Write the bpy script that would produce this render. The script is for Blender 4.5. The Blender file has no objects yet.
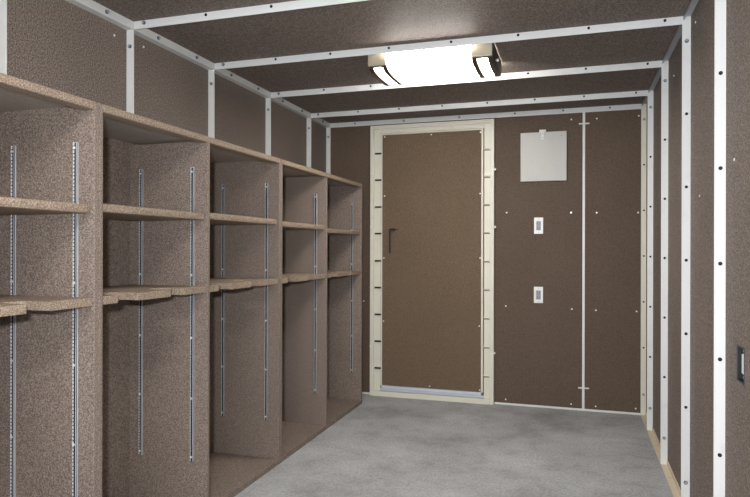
import bpy, bmesh, math, random
from mathutils import Matrix, Vector
random.seed(4)
S = bpy.context.scene
COL = S.collection

# ------------------------------------------------------------------ measures (metres, floor = 0)
CAMZ = 1.1903
XL, XR = -1.9703, 0.4956            # wall planes
XLI, XRI = -1.9327, 0.4607          # inner edges of the steel ribs
ZC, ZB = CAMZ + 1.0423, CAMZ + 1.0057   # ceiling plane, underside of the ribs
YB = 4.83                           # rib face on the back wall
YW = 4.84                           # back wall plane
YO = -1.6                           # open end of the room, behind the camera
CH = CAMZ + .4947                   # height of the cabinets
RIBS = [0.36, 1.04, 1.716, 2.3928, 3.0691, 3.757, 4.4305]
HX = [-1.874, -1.549, -1.229, -0.906, -0.583, -0.257, 0.065, 0.390]
HZ = [0.929, 0.604, 0.278, -0.049, -0.377, -0.705, -1.041]

# ------------------------------------------------------------------ materials
def srgb(r, g, b):
    f = lambda c: (c / 255 / 12.92) if c / 255 <= 0.04045 else ((c / 255 + 0.055) / 1.055) ** 2.4
    return (f(r), f(g), f(b), 1)

def base(name, rough=0.5, metal=0.0, spec=0.5):
    m = bpy.data.materials.new(name); m.use_nodes = True
    nt = m.node_tree; b = nt.nodes['Principled BSDF']
    b.inputs['Roughness'].default_value = rough
    b.inputs['Metallic'].default_value = metal
    b.inputs['Specular IOR Level'].default_value = spec
    return m, nt, b

def ramp(nt, fac, stops):
    r = nt.nodes.new('ShaderNodeValToRGB')
    e = r.color_ramp.elements
    while len(e) < len(stops): e.new(0.5)
    for el, (p, c) in zip(e, stops): el.position = p; el.color = c
    nt.links.new(fac, r.inputs['Fac'])
    return r.outputs['Color']

def noise(nt, vec, scale, detail=2, rough=0.5):
    n = nt.nodes.new('ShaderNodeTexNoise')
    n.inputs['Scale'].default_value = scale; n.inputs['Detail'].default_value = detail
    n.inputs['Roughness'].default_value = rough
    nt.links.new(vec, n.inputs['Vector'])
    return n.outputs['Fac']

def mixc(nt, a, b, fac, mode='MIX'):
    m = nt.nodes.new('ShaderNodeMix'); m.data_type = 'RGBA'; m.blend_type = mode
    if isinstance(fac, float): m.inputs[0].default_value = fac
    else: nt.links.new(fac, m.inputs[0])
    for s, v in ((6, a), (7, b)):
        if isinstance(v, tuple): m.inputs[s].default_value = v
        else: nt.links.new(v, m.inputs[s])
    return m.outputs[2]

def speckled(name, dark, mid, light, scale=170, bump=0.35, rough=0.62, wear=0.25, spec=0.12):
    m, nt, b = base(name, rough, 0, spec)
    tc = nt.nodes.new('ShaderNodeTexCoord').outputs['Object']
    n = noise(nt, tc, scale, 2, 0.6)
    c = ramp(nt, n, [(0.34, dark), (0.5, mid), (0.66, light)])
    big = noise(nt, tc, 2.3, 4, 0.6)
    g = ramp(nt, big, [(0.3, (0.86, 0.86, 0.86, 1)), (0.7, (1.08, 1.06, 1.04, 1))])
    c = mixc(nt, c, g, wear * 2, 'MULTIPLY')
    nt.links.new(c, b.inputs['Base Color'])
    bp = nt.nodes.new('ShaderNodeBump'); bp.inputs['Strength'].default_value = bump
    bp.inputs['Distance'].default_value = 0.002
    nt.links.new(n, bp.inputs['Height']); nt.links.new(bp.outputs[0], b.inputs['Normal'])
    return m

PANEL = speckled('brown_speckled_panel', srgb(84, 75, 69), srgb(117, 106, 98), srgb(150, 138, 129), 170, .3)
BACKP = speckled('dark_brown_speckled_panel', srgb(76, 64, 54), srgb(94, 80, 68), srgb(112, 97, 84), 220, .3)
CAB = speckled('tan_speckled_paint', srgb(92, 81, 73), srgb(123, 110, 101), srgb(154, 141, 131), 210, .3)
EDGE_LIT = speckled('lit_tan_speckled_paint', srgb(110, 96, 82), srgb(140, 124, 108), srgb(170, 155, 138), 210, .3)  # cabinet paint lightened: brighter light on rails and shelves put into the colour
TOPB = speckled('smooth_greyish_board', srgb(156, 147, 140), srgb(166, 157, 149), srgb(174, 165, 157), 260, .1)
DOORP = speckled('brown_door_skin', srgb(86, 70, 55), srgb(106, 89, 72), srgb(126, 109, 91), 230, .25)

def painted(name, col, rough=0.35, dirt=0.0, metal=0.0):
    m, nt, b = base(name, rough, metal)
    tc = nt.nodes.new('ShaderNodeTexCoord').outputs['Object']
    n = noise(nt, tc, 14, 4, 0.6)
    d = tuple(x * (1 - 0.08 - dirt) for x in col[:3]) + (1,)
    c = ramp(nt, n, [(0.25, d), (0.45, col), (1.0, col)])
    nt.links.new(c, b.inputs['Base Color'])
    return m
WHITE = painted('white_painted_steel', srgb(218, 219, 216), 0.38)
CREAM = painted('cream_painted_steel', srgb(214, 210, 194), 0.4)
CURB = painted('scuffed_cream_steel', srgb(205, 192, 168), 0.6, 0.2)
SLOT_SHADE = painted('tan_slot_shade', srgb(150, 135, 108), 0.6)
SILL = painted('pale_aluminium', srgb(205, 212, 222), 0.35, 0, 0.15)
HATCH = painted('pale_grey_enamel', srgb(180, 179, 173), 0.4)
BLACK = painted('black_steel_and_shade', srgb(12, 12, 13), 0.45)
BOLT = painted('zinc_bolt', srgb(70, 78, 90), 0.4, 0, 0.5)
NUT = painted('zinc_bolt_head', srgb(150, 158, 168), 0.4, 0, 0.3)
HOLE = painted('dark_screw', srgb(16, 15, 15), 0.7, 0, 0)
SCREW = painted('bright_screw', srgb(225, 225, 220), 0.3, 0, 0.3)
ZINC = painted('bright_zinc', srgb(228, 230, 234), 0.35, 0, 0.15)
NICKEL = painted('brushed_nickel', srgb(176, 166, 146), 0.35, 0, 0.3)
BRONZE = painted('dark_bronze_edge', srgb(70, 58, 48), 0.4, 0, 0.4)
PLATE = painted('white_plastic', srgb(222, 222, 220), 0.3)
GREYP = painted('grey_plastic', srgb(140, 140, 142), 0.4)
GREYD = painted('dark_grey_plastic', srgb(62, 64, 68), 0.45)

DIFF, nt, b = base('lit_acrylic_diffuser', 0.3)
b.inputs['Base Color'].default_value = srgb(250, 248, 240)
b.inputs['Emission Color'].default_value = (1.0, 0.955, 0.90, 1)
b.inputs['Emission Strength'].default_value = 25.0

# concrete floor
FLOOR, nt, b = base('worn_concrete', 0.72, 0, 0.3)
tc = nt.nodes.new('ShaderNodeTexCoord').outputs['Object']
c = ramp(nt, noise(nt, tc, 1.9, 7, 0.68), [(0.28, srgb(138, 138, 138)), (0.46, srgb(162, 163, 164)), (0.72, srgb(186, 188, 190))])
f = ramp(nt, noise(nt, tc, 70, 3, 0.7), [(0.36, (0.72, 0.71, 0.70, 1)), (0.64, (1.15, 1.15, 1.15, 1))])
c = mixc(nt, c, f, 0.8, 'MULTIPLY')
st = ramp(nt, noise(nt, tc, 5.5, 8, 0.78), [(0.38, (0.82, 0.81, 0.80, 1)), (0.5, (1, 1, 1, 1)), (0.60, (1.0, 1.0, 1.0, 1)), (0.68, (1.14, 1.14, 1.14, 1))])
c = mixc(nt, c, st, 0.8, 'MULTIPLY')
nt.links.new(c, b.inputs['Base Color'])
bp = nt.nodes.new('ShaderNodeBump'); bp.inputs['Strength'].default_value = 0.25; bp.inputs['Distance'].default_value = 0.008
nt.links.new(noise(nt, tc, 26, 6, 0.7), bp.inputs['Height']); nt.links.new(bp.outputs[0], b.inputs['Normal'])

# ------------------------------------------------------------------ helpers
class MB:
    def __init__(self): self.bm = bmesh.new(); self.mi = 0
    def _add(self, tmp):
        for f in tmp.faces: f.material_index = self.mi
        me = bpy.data.meshes.new('t'); tmp.to_mesh(me); tmp.free()
        self.bm.from_mesh(me); bpy.data.meshes.remove(me)
        return self
    def box(self, x0, x1, y0, y1, z0, z1, bev=0.0, seg=2):
        t = bmesh.new(); bmesh.ops.create_cube(t, size=1)
        for v in t.verts:
            v.co = Vector(((x0 + x1) / 2 + v.co.x * (x1 - x0), (y0 + y1) / 2 + v.co.y * (y1 - y0), (z0 + z1) / 2 + v.co.z * (z1 - z0)))
        if bev: bmesh.ops.bevel(t, geom=t.edges[:], offset=bev, segments=seg, affect='EDGES', profile=0.6)
        return self._add(t)
    def prism(self, pts, axis, a, b, bev=0.0):
        """closed outline pts in the two other axes, extruded along axis from a to b"""
        t = bmesh.new()
        def P(p, w):
            q = list(p); q.insert('xyz'.index(axis), w); return Vector(q)
        lo = [t.verts.new(P(p, a)) for p in pts]; hi = [t.verts.new(P(p, b)) for p in pts]
        n = len(pts)
        t.faces.new(lo); t.faces.new(hi[::-1])
        for i in range(n): t.faces.new((lo[i], hi[i], hi[(i + 1) % n], lo[(i + 1) % n]))
        bmesh.ops.recalc_face_normals(t, faces=t.faces[:])
        if bev: bmesh.ops.bevel(t, geom=t.edges[:], offset=bev, segments=2, affect='EDGES', profile=0.6)
        return self._add(t)
    def cyl(self, c, r, h, axis='y', n=16, r2=None):
        t = bmesh.new()
        bmesh.ops.create_cone(t, cap_ends=True, segments=n, radius1=r, radius2=r if r2 is None else r2, depth=h)
        M = {'z': Matrix.Identity(4), 'y': Matrix.Rotation(math.pi / 2, 4, 'X'), 'x': Matrix.Rotation(-math.pi / 2, 4, 'Y')}[axis]
        bmesh.ops.transform(t, matrix=Matrix.Translation(Vector(c)) @ M, verts=t.verts[:])
        return self._add(t)
    def build(self, name, mats, parent=None, loc=None):
        me = bpy.data.meshes.new(name)
        if loc is not None and parent is None:
            bmesh.ops.translate(self.bm, verts=self.bm.verts[:], vec=-Vector(loc))
        self.bm.to_mesh(me); self.bm.free()
        for m in (mats if isinstance(mats, (list, tuple)) else [mats]): me.materials.append(m)
        o = bpy.data.objects.new(name, me); COL.objects.link(o)
        if parent: o.parent = parent
        if parent is None and loc is not None: o.location = loc
        return o

def empty(name, loc=(0, 0, 0)):
    o = bpy.data.objects.new(name, None); o.location = loc; o.empty_display_size = 0.05
    COL.objects.link(o); return o

def tag(o, label=None, cat=None, group=None, kind=None):
    for k, v in (('label', label), ('category', cat), ('group', group), ('kind', kind)):
        if v: o[k] = v
    return o

def copy_tree(o, parent=None):
    c = o.copy(); COL.objects.link(c); c.parent = parent
    for ch in list(o.children): copy_tree(ch, c)
    return c

# ------------------------------------------------------------------ room shell
tag(MB().box(XL - .02, XR + .02, YO, YW + .02, -0.03, 0).build('floor', FLOOR), 'bare grey worn concrete floor', 'floor', kind='structure')
tag(MB().box(XL - .02, XR + .02, YO, YW + .02, ZC, ZC + .02).build('ceiling', PANEL), 'brown speckled ceiling boards between white steel ribs', 'ceiling', kind='structure')
tag(MB().box(XL - .02, XL, YO, YW, 0, ZC).build('wall_left', PANEL), 'brown speckled wall behind the open cabinets', 'wall', kind='structure')
wb = MB().box(XL, XR, YW, YW + .02, 0, ZC).build('wall_back', BACKP)
tag(wb, 'brown speckled end wall with the door', 'wall', kind='structure')
# right wall with a real cut-out for the recessed outlet box
OY0, OY1, OZ0, OZ1 = 2.143, 2.229, CAMZ - 0.412, CAMZ - 0.302
w = MB()
w.box(XR, XR + .02, YO, OY0, 0, ZC); w.box(XR, XR + .02, OY1, YW, 0, ZC)
w.box(XR, XR + .02, OY0, OY1, 0, OZ0); w.box(XR, XR + .02, OY0, OY1, OZ1, ZC)
wr = tag(w.build('wall_right', PANEL), 'brown speckled wall with the row of white uprights', 'wall', kind='structure')

def px_back(u, v, Y=YW):
    """points on the back wall, measured from the photograph, in metres"""
    a = 0.3086; f = 622.74
    t = (u - 375) / f
    X = Y * (t * math.cos(a) - math.sin(a)) / (math.cos(a) + t * math.sin(a))
    d = -X * math.sin(a) + Y * math.cos(a)
    return X, CAMZ + (248.5 - v + (u - 375) * 0.0024) * d / f

def screw(parent, x, z, y, r=0.006, mat=None):
    MB().cyl((x, y - .001, z), r, .004, 'y', 10).build('screw', mat or SCREW, parent)
for (u, v) in [(571, 119.5), (596.5, 118.6), (638.5, 115.8), (506.6, 212.6), (571, 212.6), (596.6, 212.7), (638, 212.5),
               (506, 306), (572, 309), (596, 310.3), (636.7, 311.4), (506, 399.3), (571.5, 404), (596, 406.3), (636, 408.5), (364, 301)]:
    x, z = px_back(u, v); screw(wb, x, z, YW)
# panel screws on the right wall
for (y, z) in [(2.27, 0.29), (2.85, .22), (2.95, 0.97), (3.55, .9), (1.95, .9)]:
    MB().cyl((XR - .001, y, CAMZ + z), .005, .004, 'x', 10).build('screw', SCREW, wr)
for (y, z) in [(2.31, .955), (2.51, .965), (2.9, .6)]:
    MB().cyl((XL + .001, y, CAMZ + z), .006, .004, 'x', 10).build('screw', SCREW, bpy.data.objects['wall_left'])

# ------------------------------------------------------------------ white steel ribs
NT = [0]
def trim(mb, mat, label, cat='steel rib'):
    NT[0] += 1
    return tag(mb.build('trim_%d' % NT[0], mat), label, cat, kind='structure')
def hexbolt(parent, c, axis='y'):
    m = MB(); m.cyl(c, .0085, .004, axis, 14); 
    c2 = (c[0], c[1] - .004, c[2]) if axis == 'y' else (c[0] + (.004 if c[0] < 0 else -.004), c[1], c[2])
    m.mi = 1; m.cyl(c2, .0065, .007, axis, 6)
    m.build('bolt', [BOLT, NUT], parent)
def dot(parent, c, axis='y', r=.0065):
    MB().cyl(c, r, .003, axis, 12).build('screw_head', HOLE, parent)
T = .006
ordn = ['behind the camera, sixth from the back wall', 'over the camera, seventh from the back wall', 'nearest overhead', 'second nearest overhead', 'just in front of the ceiling light', 'just behind the ceiling light', 'closest to the back wall']
for i, y in enumerate(RIBS):
    m = MB(); m.box(XLI, XRI, y, y + T, ZB, ZC, .0012, 1)
    m.prism([(XRI, ZB), (XR, ZC), (XRI, ZC)], 'y', y, y + T)
    m.prism([(XLI, ZB), (XLI, ZC), (XL, ZC)], 'y', y, y + T)
    t = trim(m, WHITE, 'white steel rib across the ceiling, ' + ordn[i])
    if i >= 3:
        for k, x in enumerate(HX):
            if k == 0: hexbolt(t, (x, y - .002, CAMZ + 1.030))
            else: dot(t, (x, y - .001, CAMZ + 1.030))
pn = {1: 'beside the camera', 2: 'at the near edge of view', 3: 'second nearest', 4: 'third nearest', 5: 'fourth nearest', 6: 'next to the corner upright'}
for i, y in enumerate(RIBS):
    if i == 0: continue
    m = MB(); m.prism([(XRI, 0.004), (XR, 0.004), (XR, ZC), (XRI, ZB)], 'y', y, y + T)
    t = trim(m, WHITE, 'white steel upright on the right wall, ' + pn[i], 'steel upright')
    if i >= 3:
        for k, z in enumerate(HZ):
            if k in (0, 6): hexbolt(t, (0.479, y - .002, CAMZ + z))
            else: dot(t, (0.479, y - .001, CAMZ + z), r=.0068)
    m = MB(); m.prism([(XLI, CH + .001), (XL, CH + .001), (XL, ZC), (XLI, ZB)], 'y', y, y + T)
    t = trim(m, WHITE, 'white steel upright above the cabinets, ' + pn[i], 'steel upright')
    if i >= 2: hexbolt(t, (-1.951, y - .002, CAMZ + .929))
# corner uprights and top rib against the back wall
m = MB(); m.box(XRI, XR, YB, YW, 0, ZC, .001, 1)
t = trim(m, CREAM, 'cream steel upright in the far right corner', 'steel upright')
for k, z in enumerate(HZ):
    if k in (0, 6): hexbolt(t, (0.479, YB - .002, CAMZ + z))
    else: dot(t, (0.479, YB - .001, CAMZ + z))
m = MB(); m.box(XL, XLI, YB, YW, 0, ZC, .001, 1)
t = trim(m, WHITE, 'white steel upright in the far left corner', 'steel upright')
hexbolt(t, (-1.951, YB - .002, CAMZ + .929))
m = MB(); m.box(XLI, XRI, YB, YW, ZB, ZC, .001, 1)
t = trim(m, WHITE, 'white steel rib along the top of the back wall')
for u in (609.5, 562.8, 514.6, 459, 403.5, 354.7):
    x = px_back(u, 115, YB)[0]
    if u in (459, 403.5): hexbolt(t, (x, YB - .002, CAMZ + 1.026))
    else: dot(t, (x, YB - .001, CAMZ + 1.028))
# long corner plates under the ceiling
m = MB(); m.box(XL, XLI, YO, YB, ZB, ZC)
t = trim(m, WHITE, 'white steel plate along the top left corner', 'steel corner plate')
for i in range(2, 7):
    y0 = RIBS[i]; y1 = RIBS[i + 1] if i < 6 else YB
    for q in ((.22, .70) if i < 6 else (.5,)):
        hexbolt(t, (XLI + .002, y0 + (y1 - y0) * q + .03, CAMZ + 1.024), 'x')
m = MB(); m.box(XRI + .004, XRI + .008, YO, YB, ZB + .018, ZC)
m.box(XRI + .004, XR, YO, YB, ZC - .004, ZC)
trim(m, painted('shade_grey_steel', srgb(170, 174, 178), .4), 'steel angle along the top right corner, its shade painted grey', 'steel corner plate')  # grey tone is the shade on this angle, put into its paint
# floor angle on the right, and thin floor bars at the back
m = MB(); m.box(XRI, XR, YO, YB, 0, .004); m.box(XR - .004, XR, YO, YB, 0, .03)
trim(m, CURB, 'scuffed cream steel angle along the right wall floor', 'floor trim')
m = MB(); m.box(-.575, XRI, YW - .012, YW, 0, .014, .002, 1)
trim(m, WHITE, 'thin white bar on the floor right of the door', 'floor trim')
m = MB(); m.box(XLI, -1.575, YW - .012, YW, 0, .014, .002, 1)
trim(m, WHITE, 'thin white bar on the floor left of the door', 'floor trim')
m = MB(); m.box(.062, .080, YW - .008, YW, .014, ZB, .002, 1)
t = trim(m, WHITE, 'narrow white joint strip between the two back wall boards', 'joint strip')
for z in (px_back(584, 123.7)[1], px_back(584.5, 388)[1]):
    MB().box(.035, .11, YW - .011, YW, z - .005, z + .005, .002, 1).cyl((.071, YW - .012, z), .009, .006).build('clip', WHITE, t)

# ------------------------------------------------------------------ door
D = tag(empty('door_1', (-1.073, YW, 0)), 'tall brown door in a cream steel frame on the back wall', 'door', kind='structure')
def dl(mb):   # coordinates are given in the room, the door's own origin is at its base
    bmesh.ops.translate(mb.bm, verts=mb.bm.verts[:], vec=(1.073, -YW, 0)); return mb
FX0, FX1, FZ = -1.572, -.578, CAMZ + 0.992
m = MB()
w_ = .030
m.box(FX0, FX0 + w_, YW - .045, YW, 0, FZ, .004); m.box(FX1 - w_, FX1, YW - .045, YW, 0, FZ, .004)
m.box(FX0 + w_, FX1 - w_, YW - .045, YW, FZ - w_, FZ, .004)
m.box(FX0 + w_, -1.487, YW - .030, YW, .0, FZ - w_, .003); m.box(-.655, FX1 - w_, YW - .030, YW, 0, FZ - w_, .003)
m.box(-1.487, -.655, YW - .030, YW, CAMZ + .928, FZ - w_, .003)
m.box(FX0 + w_, FX1 - w_, YW - .05, YW, 0, .042, .004)
fr = dl(m).build('door_frame', CREAM, D)
m = MB()
for a in ((-1.483, -1.471), (-.676, -.661)):
    m.box(a[0], a[1], YW - .036, YW - .005, .085, CAMZ + .925, .002)
m.box(-1.471, -.676, YW - .036, YW - .005, CAMZ + .914, CAMZ + .925, .002)
dl(m).build('leaf_edge', CREAM, D)
leaf = dl(MB().box(-1.471, -.676, YW - .034, YW - .004, .09, CAMZ + .914, .002)).build('door_leaf', DOORP, D)
dl(MB().box(-1.471, -.672, YW - .050, YW - .004, .066, .088, .004).box(-1.487, -.655, YW - .040, YW - .004, .046, .064, .003)).build('sill', SILL, D)
for (u, v) in [(384.5, 137), (431, 134.7), (480.3, 132.2), (384.5, 196), (480, 193.5), (384, 258), (480.2, 258), (383.7, 321), (479.5, 326), (430, 386.2), (480, 390)]:
    x, z = px_back(u, v, YW - .034)
    dl(MB().cyl((x, YW - .035, z), .0055, .004)).build('screw', SCREW, leaf)
for v in (153.6, 180.1, 207, 233.6, 260.8, 287.6, 314.4, 341.2, 368):
    x, z = px_back(379.5, v, YW - .035)
    dl(MB().box(-1.532, -1.478, YW - .042, YW - .028, z - .0065, z + .0065, .002)).build('latch_slot_shade', BLACK, D)  # black bar stands in for the shadowed gap of a latch slot
for v in (148.5, 176, 204, 232, 260.5, 289, 317.6, 346.6, 375.6):
    x, z = px_back(487, v, YW - .035)
    dl(MB().cyl((-.628, YW - .038, z), .0065, .056, 'x', 12).box(-.612, -.602, YW - .046, YW - .028, z - .012, z + .012, .002)).build('hinge_pin', CREAM, D)
    dl(MB().box(-.656, -.60, YW - .032, YW - .028, z - .016, z + .004)).build('hinge_slot_shade', SLOT_SHADE, D)  # tan strip paints the brown shadow in the slot under each pin
hb = MB()
hb.box(-1.402, -1.390, YW - .075, YW - .062, CAMZ - .036, CAMZ + .150, .004)
hb.box(-1.402, -1.362, YW - .075, YW - .062, CAMZ + .146, CAMZ + .160, .004)
hb.cyl((-1.366, YW - .05, CAMZ + .153), .008, .034)
hn = dl(hb).build('handle', BLACK, D)
dl(MB().cyl((-1.345, YW - .036, CAMZ + .153), .006, .005)).build('screw', BLACK, leaf)
for (u, v) in [(371.8, 174), (371.3, 227), (371.2, 346), (494.8, 169.5), (495, 227), (494.6, 353)]:
    x, z = px_back(u, v, YW - .04)
    dl(MB().cyl((x, YW - .046, z), .009, .008)).build('bolt', WHITE, fr)

# ------------------------------------------------------------------ hatch cover and outlets on the back wall
H = tag(empty('hatch_cover', (-.2165, YW, CAMZ + .507)), 'square pale metal hatch cover with a top latch on back wall', 'hatch cover')
MB().box(-.1675, .1675, -.022, 0, 0, .368, .004).build('cover_plate', HATCH, H)
m = MB(); m.box(-.03, .018, -.030, 0, .366, .384, .002); m.box(-.014, .004, -.030, -.022, .31, .37, .002)
m.mi = 1; m.cyl((-.005, -.031, .352), .004, .004); m.cyl((-.005, -.031, .325), .004, .004)
m.build('latch', [WHITE, GREYP], H)
MB().cyl((.128, -.023, .335), .004, .004).build('screw', GREYP, H)

def outlet(z0, z1, label):
    o = tag(empty('electrical_outlet', (-.2505, YW, z0)), label, 'outlet')
    h = z1 - z0
    MB().box(-.0335, .0335, -.008, 0, 0, h, .003).build('cover_plate', PLATE, o)
    m = MB(); m.box(-.017, .017, -.011, -.006, .027, h - .027, .002)
    m.mi = 1
    for c in (h * .36, h * .64):
        m.box(-.009, -.006, -.0125, -.010, c - .006, c + .008); m.box(.006, .009, -.0125, -.010, c - .006, c + .006)
        m.cyl((0, -.0115, c - .012), .003, .002)
    m.build('receptacle', [GREYP, GREYD], o)
    for z in (.012, h - .012): MB().cyl((0, -.0085, z), .003, .003).build('screw', GREYP, o)
    return o
outlet(CAMZ + .113, CAMZ + .236, 'white electrical outlet plate on back wall, below the hatch cover')
outlet(CAMZ - .407, CAMZ - .285, 'white electrical outlet plate, lower one, near mid height of back wall')

# recessed outlet on the right wall
o = tag(empty('recessed_outlet', (XR, (OY0 + OY1) / 2, OZ0)), 'dark recessed outlet with a pale insert, set in the right wall', 'outlet')
hy, hz = (OY1 - OY0) / 2, OZ1 - OZ0
m = MB()
m.box(0, .045, -hy, -hy + .003, 0, hz); m.box(0, .045, hy - .003, hy, 0, hz)
m.box(0, .045, -hy, hy, 0, .003); m.box(0, .045, -hy, hy, hz - .003, hz); m.box(.042, .045, -hy, hy, 0, hz)
m.build('recess_box', BLACK, o)
m = MB()
for a in ((-hy - .004, -hy + .002, -.004, hz + .004), (hy - .002, hy + .004, -.004, hz + .004)):
    m.box(-.002, .002, a[0], a[1], a[2], a[3], .001, 1)
m.box(-.003, .002, -hy, hy, -.004, .002, .001, 1); m.box(-.003, .002, -hy, hy, hz - .002, hz + .004, .001, 1)
m.build('rim', GREYD, o)
m = MB(); m.box(.006, .03, -.004, .020, .024, hz - .024, .003)
m.build('receptacle', PLATE, o)
for z in (.008, hz - .018): MB().box(.008, .04, -.012, .012, z, z + .010, .002).build('mounting_ear', GREYP, o)

# ------------------------------------------------------------------ ceiling light
LX0, LX1 = -1.032, -.385
Lt = tag(empty('ceiling_light', ((LX0 + LX1) / 2, 3.32, ZC)), 'lit wide curved ceiling light with brushed nickel ends', 'ceiling light')
ox, oy, oz = (LX0 + LX1) / 2, 3.32, ZC
def prof(y, z): return (y - oy, z - oz)
Zn = CAMZ + .958
def curve(off):
    """underside of the light from its front lip to the rear, in the Y-Z plane"""
    K = [(3.122, .958), (3.135, .950), (3.165, .9435), (3.21, .9395), (3.27, .938), (3.33, .939), (3.40, .943), (3.45, .949), (3.49, .960), (3.52, .978)]
    P = [prof(y, CAMZ + z - off) for y, z in K]
    return P
def solid(x0, x1, off, mat, name, z_top=0.0, front=None):
    c = curve(off)
    pts = [(c[0][0] - off, z_top)] + [(c[0][0] - off, c[0][1])] + c[1:-1] + [(c[-1][0] + off, c[-1][1]), (c[-1][0] + off, z_top)]
    return MB().prism(pts, 'x', x0 - ox, x1 - ox).build(name, mat, Lt)
solid(LX0 + .098, LX1 - .102, 0, DIFF, 'diffuser', -.002)
solid(LX0 + .026, LX0 + .076, .001, DIFF, 'diffuser', -.002)
solid(LX1 - .078, LX1 - .024, .001, DIFF, 'diffuser', -.002)
def strap(x0, x1):   # dark curved band
    a = curve(.008); bb = curve(-.012)
    pts = a + bb[::-1]
    m = MB().prism(pts, 'x', x0 - ox, x1 - ox)
    return m
for (a, b_) in ((LX0, LX0 + .1), (LX1 - .104, LX1)):
    e = MB(); e.box(a - ox, b_ - ox, 3.106 - oy, 3.126 - oy, Zn - oz - .001, -.002, .002)
    ec = e.build('end_cap', NICKEL, Lt)
    for (c0, c1) in ((a, a + .026), (b_ - .024, b_)):
        s = strap(c0, c1)
        if (c0 == LX0) or (c1 == LX1):
            pts = [(curve(0)[0][0], -.003)] + curve(0) + [(curve(0)[-1][0], -.003)]
            xx = c0 if c0 == LX0 else c1 - .004
            s.prism(pts, 'x', xx - ox, xx + .004 - ox)
        s.build('end_band', BRONZE, ec)
    MB().box(a - ox, b_ - ox, 3.116 - oy, 3.128 - oy, Zn - oz - .007, Zn - oz - .001, .001, 1).build('lip', BRONZE, ec)
MB().cyl((LX1 + .004 - ox, 3.30 - oy, -.055), .008, .014, 'x').build('thumb_screw', SCREW, Lt)

L2 = copy_tree(Lt); L2.location.y -= 2.72      # its twin further forward, over the camera
tag(L2, 'second lit curved ceiling light, above and ahead of the camera')
# ------------------------------------------------------------------ open two-bay cabinets
CX0, CX1 = -1.962, -1.542           # back and front
TH = .020
SHZ = {0: (.147, .147), 1: (.155, .160), 2: (.152, .134)}
def make_cabinet(PITCH, mid):
    r = empty('storage_cabinet', (CX1, 0, 0))
    d = CX0 - CX1
    def B(x0, x1, y0, y1, z0, z1, bev=.003): return MB().box(x0, x1, y0, y1, z0, z1, bev)
    B(d, 0, 0, TH, 0, CH).build('side_panel', CAB, r)
    sp = B(d, 0, PITCH - TH - .001, PITCH - .001, 0, CH).build('side_panel', CAB, r)
    dv = B(d, 0, mid - .009, mid + .009, .028, CH - .02).build('divider', CAB, r)
    B(d, d + .008, TH, PITCH - TH - .001, .0, CH - .002, .001).build('back_panel', CAB, r)
    B(d, -.002, TH, PITCH - TH - .001, CH - .010, CH, .002).build('top_panel', TOPB, r)
    B(-.060, .001, TH * .5, PITCH - TH * .5, CH - .028, CH + .001, .008).build('front_rail', EDGE_LIT, r)
    B(d, -.002, TH, PITCH - TH - .001, 0, .030, .003).build('bottom_panel', CAB, r)
    for bay in (0, 1):
        y0 = (TH if bay == 0 else mid + .009) + .001
        y1 = (mid - .009 if bay == 0 else PITCH - TH - .001) - .001
        s = B(d + .009, -.012, y0, y1, -.031, 0, .010).build('shelf', EDGE_LIT, r)
        s['bay'] = bay; s.location.z = 1
        # notched rest board: two U-shaped cut-outs in its front edge
        o = y0
        F, N = -.006, -.135
        def notch(a, b):
            q = []; rr = (b - a) / 2
            q.append((F, a)); 
            for k in range(0, 9):
                t = math.pi * k / 8
                q.append((N + rr - rr * math.sin(t), a + rr - rr * math.cos(t)))
            q.append((F, b)); return q
        pts = [(d + .009, y0)] + [(F, y0)] + notch(o + .082, o + .200) + notch(o + .388, o + .476) + [(F, y1), (d + .009, y1)]
        MB().prism(pts, 'z', CAMZ - .197, CAMZ - .168, .002).build('notched_rest', EDGE_LIT, r)
        # slotted shelf standards on the far side of the bay, and their twins on the near side
        for side in (0, 1):
            yy = y1 + .001 if side else y0 - .001
            s_ = -1 if side else 1
            for xx in (-.075, -.348):
                z0, z1 = CAMZ - .950, CAMZ + .360
                m = MB()
                m.box(xx - .009, xx + .009, min(yy, yy + s_ * .0015), max(yy, yy + s_ * .0015), z0, z1)
                m.box(xx + .0065, xx + .009, min(yy, yy + s_ * .007), max(yy, yy + s_ * .007), z0, z1)
                m.box(xx - .009, xx - .0075, min(yy, yy + s_ * .007), max(yy, yy + s_ * .007), z0, z1)
                ya, yb = yy + s_ * .0055, yy + s_ * .007
                m.box(xx + .0038, xx + .009, min(ya, yb), max(ya, yb), z0, z1)
                z = z0
                while z < z1 - .006:
                    m.mi = 2; m.box(xx - .0088, xx + .0046, min(ya, yb), max(ya, yb), z, z + .0032); z += .0127
                m.mi = 1
                m.box(xx - .0090, xx + .0064, min(yy + s_ * .0015, yy + s_ * .002), max(yy + s_ * .0015, yy + s_ * .002), z0 + .001, z1 - .001)
                m.mi = 0
                for zz in (z0 + .02, z0 + .28, z0 + .55, z0 + .83, z1 - .22, z1 - .02):
                    m.cyl((xx - .003, yy + s_ * .008, zz), .005, .003, 'y', 8)
                m.build('shelf_standard', [ZINC, HOLE, BOLT], r)
    return r
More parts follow.
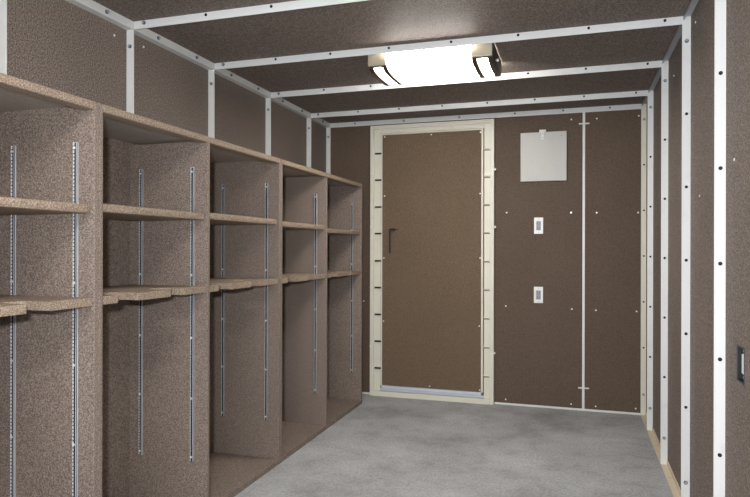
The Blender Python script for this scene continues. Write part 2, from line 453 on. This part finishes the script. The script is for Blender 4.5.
labs = ['tan speckled open cabinet nearest the camera, cut off by the left edge',
        'tan speckled open two-bay cabinet, middle of the row on left wall',
        'tan speckled open two-bay cabinet at the far end, next to the door']
ys = [1.737 - 1.372, 1.737, 3.124]
cabs = [make_cabinet(1.372, .686), make_cabinet(1.387, .672), make_cabinet(1.396, .676)]
for i, c in enumerate(cabs):
    c.location = (CX1, ys[i], 0)
    tag(c, labs[i], 'cabinet', 'open cabinets along the left wall')
    for ch in c.children:
        if 'bay' in ch: ch.location.z = CAMZ + SHZ[i][ch['bay']]
for o in list(bpy.data.objects):
    if 'bay' in o: del o['bay']

# ------------------------------------------------------------------ light
W = bpy.data.worlds.new('World'); S.world = W; W.use_nodes = True
bg = W.node_tree.nodes['Background']; bg.inputs[0].default_value = (0.86, 0.93, 1.0, 1); bg.inputs[1].default_value = 1.6
def area(name, loc, target, sx, sy, power, col):
    l = bpy.data.lights.new(name, 'AREA'); l.shape = 'RECTANGLE'; l.size = sx; l.size_y = sy; l.energy = power; l.color = col
    o = bpy.data.objects.new(name, l); COL.objects.link(o); o.location = loc
    o.rotation_euler = (Vector(target) - Vector(loc)).to_track_quat('-Z', 'Y').to_euler()
    return o
area('rear_fill_light', (-.75, YO - .1, 1.25), (-.75, 4, 1.15), 2.3, 2.0, 12, (0.93, 0.96, 1.0))  # added soft fill from behind the camera, no doorway is seen there

area('camera_flash', (-.10, -.02, CAMZ + .12), (-.75, 4, 1.35), .07, .05, 40, (0.92, 0.95, 1.0))
# ------------------------------------------------------------------ camera
cam = bpy.data.cameras.new('Camera'); co = bpy.data.objects.new('Camera', cam); COL.objects.link(co)
cam.sensor_width = 36; cam.lens = 622.74 / 750 * 36; cam.clip_start = .01
co.matrix_world = Matrix.Translation((0, 0, CAMZ)) @ Matrix.Rotation(.3086, 4, 'Z') @ Matrix.Rotation(math.pi / 2, 4, 'X') @ Matrix.Rotation(.0024, 4, 'Z')
S.camera = co
S.view_settings.view_transform = 'Standard'; S.view_settings.look = 'None'
S.view_settings.gamma = 1; S.view_settings.exposure = 0.5; S.view_settings.use_curve_mapping = False
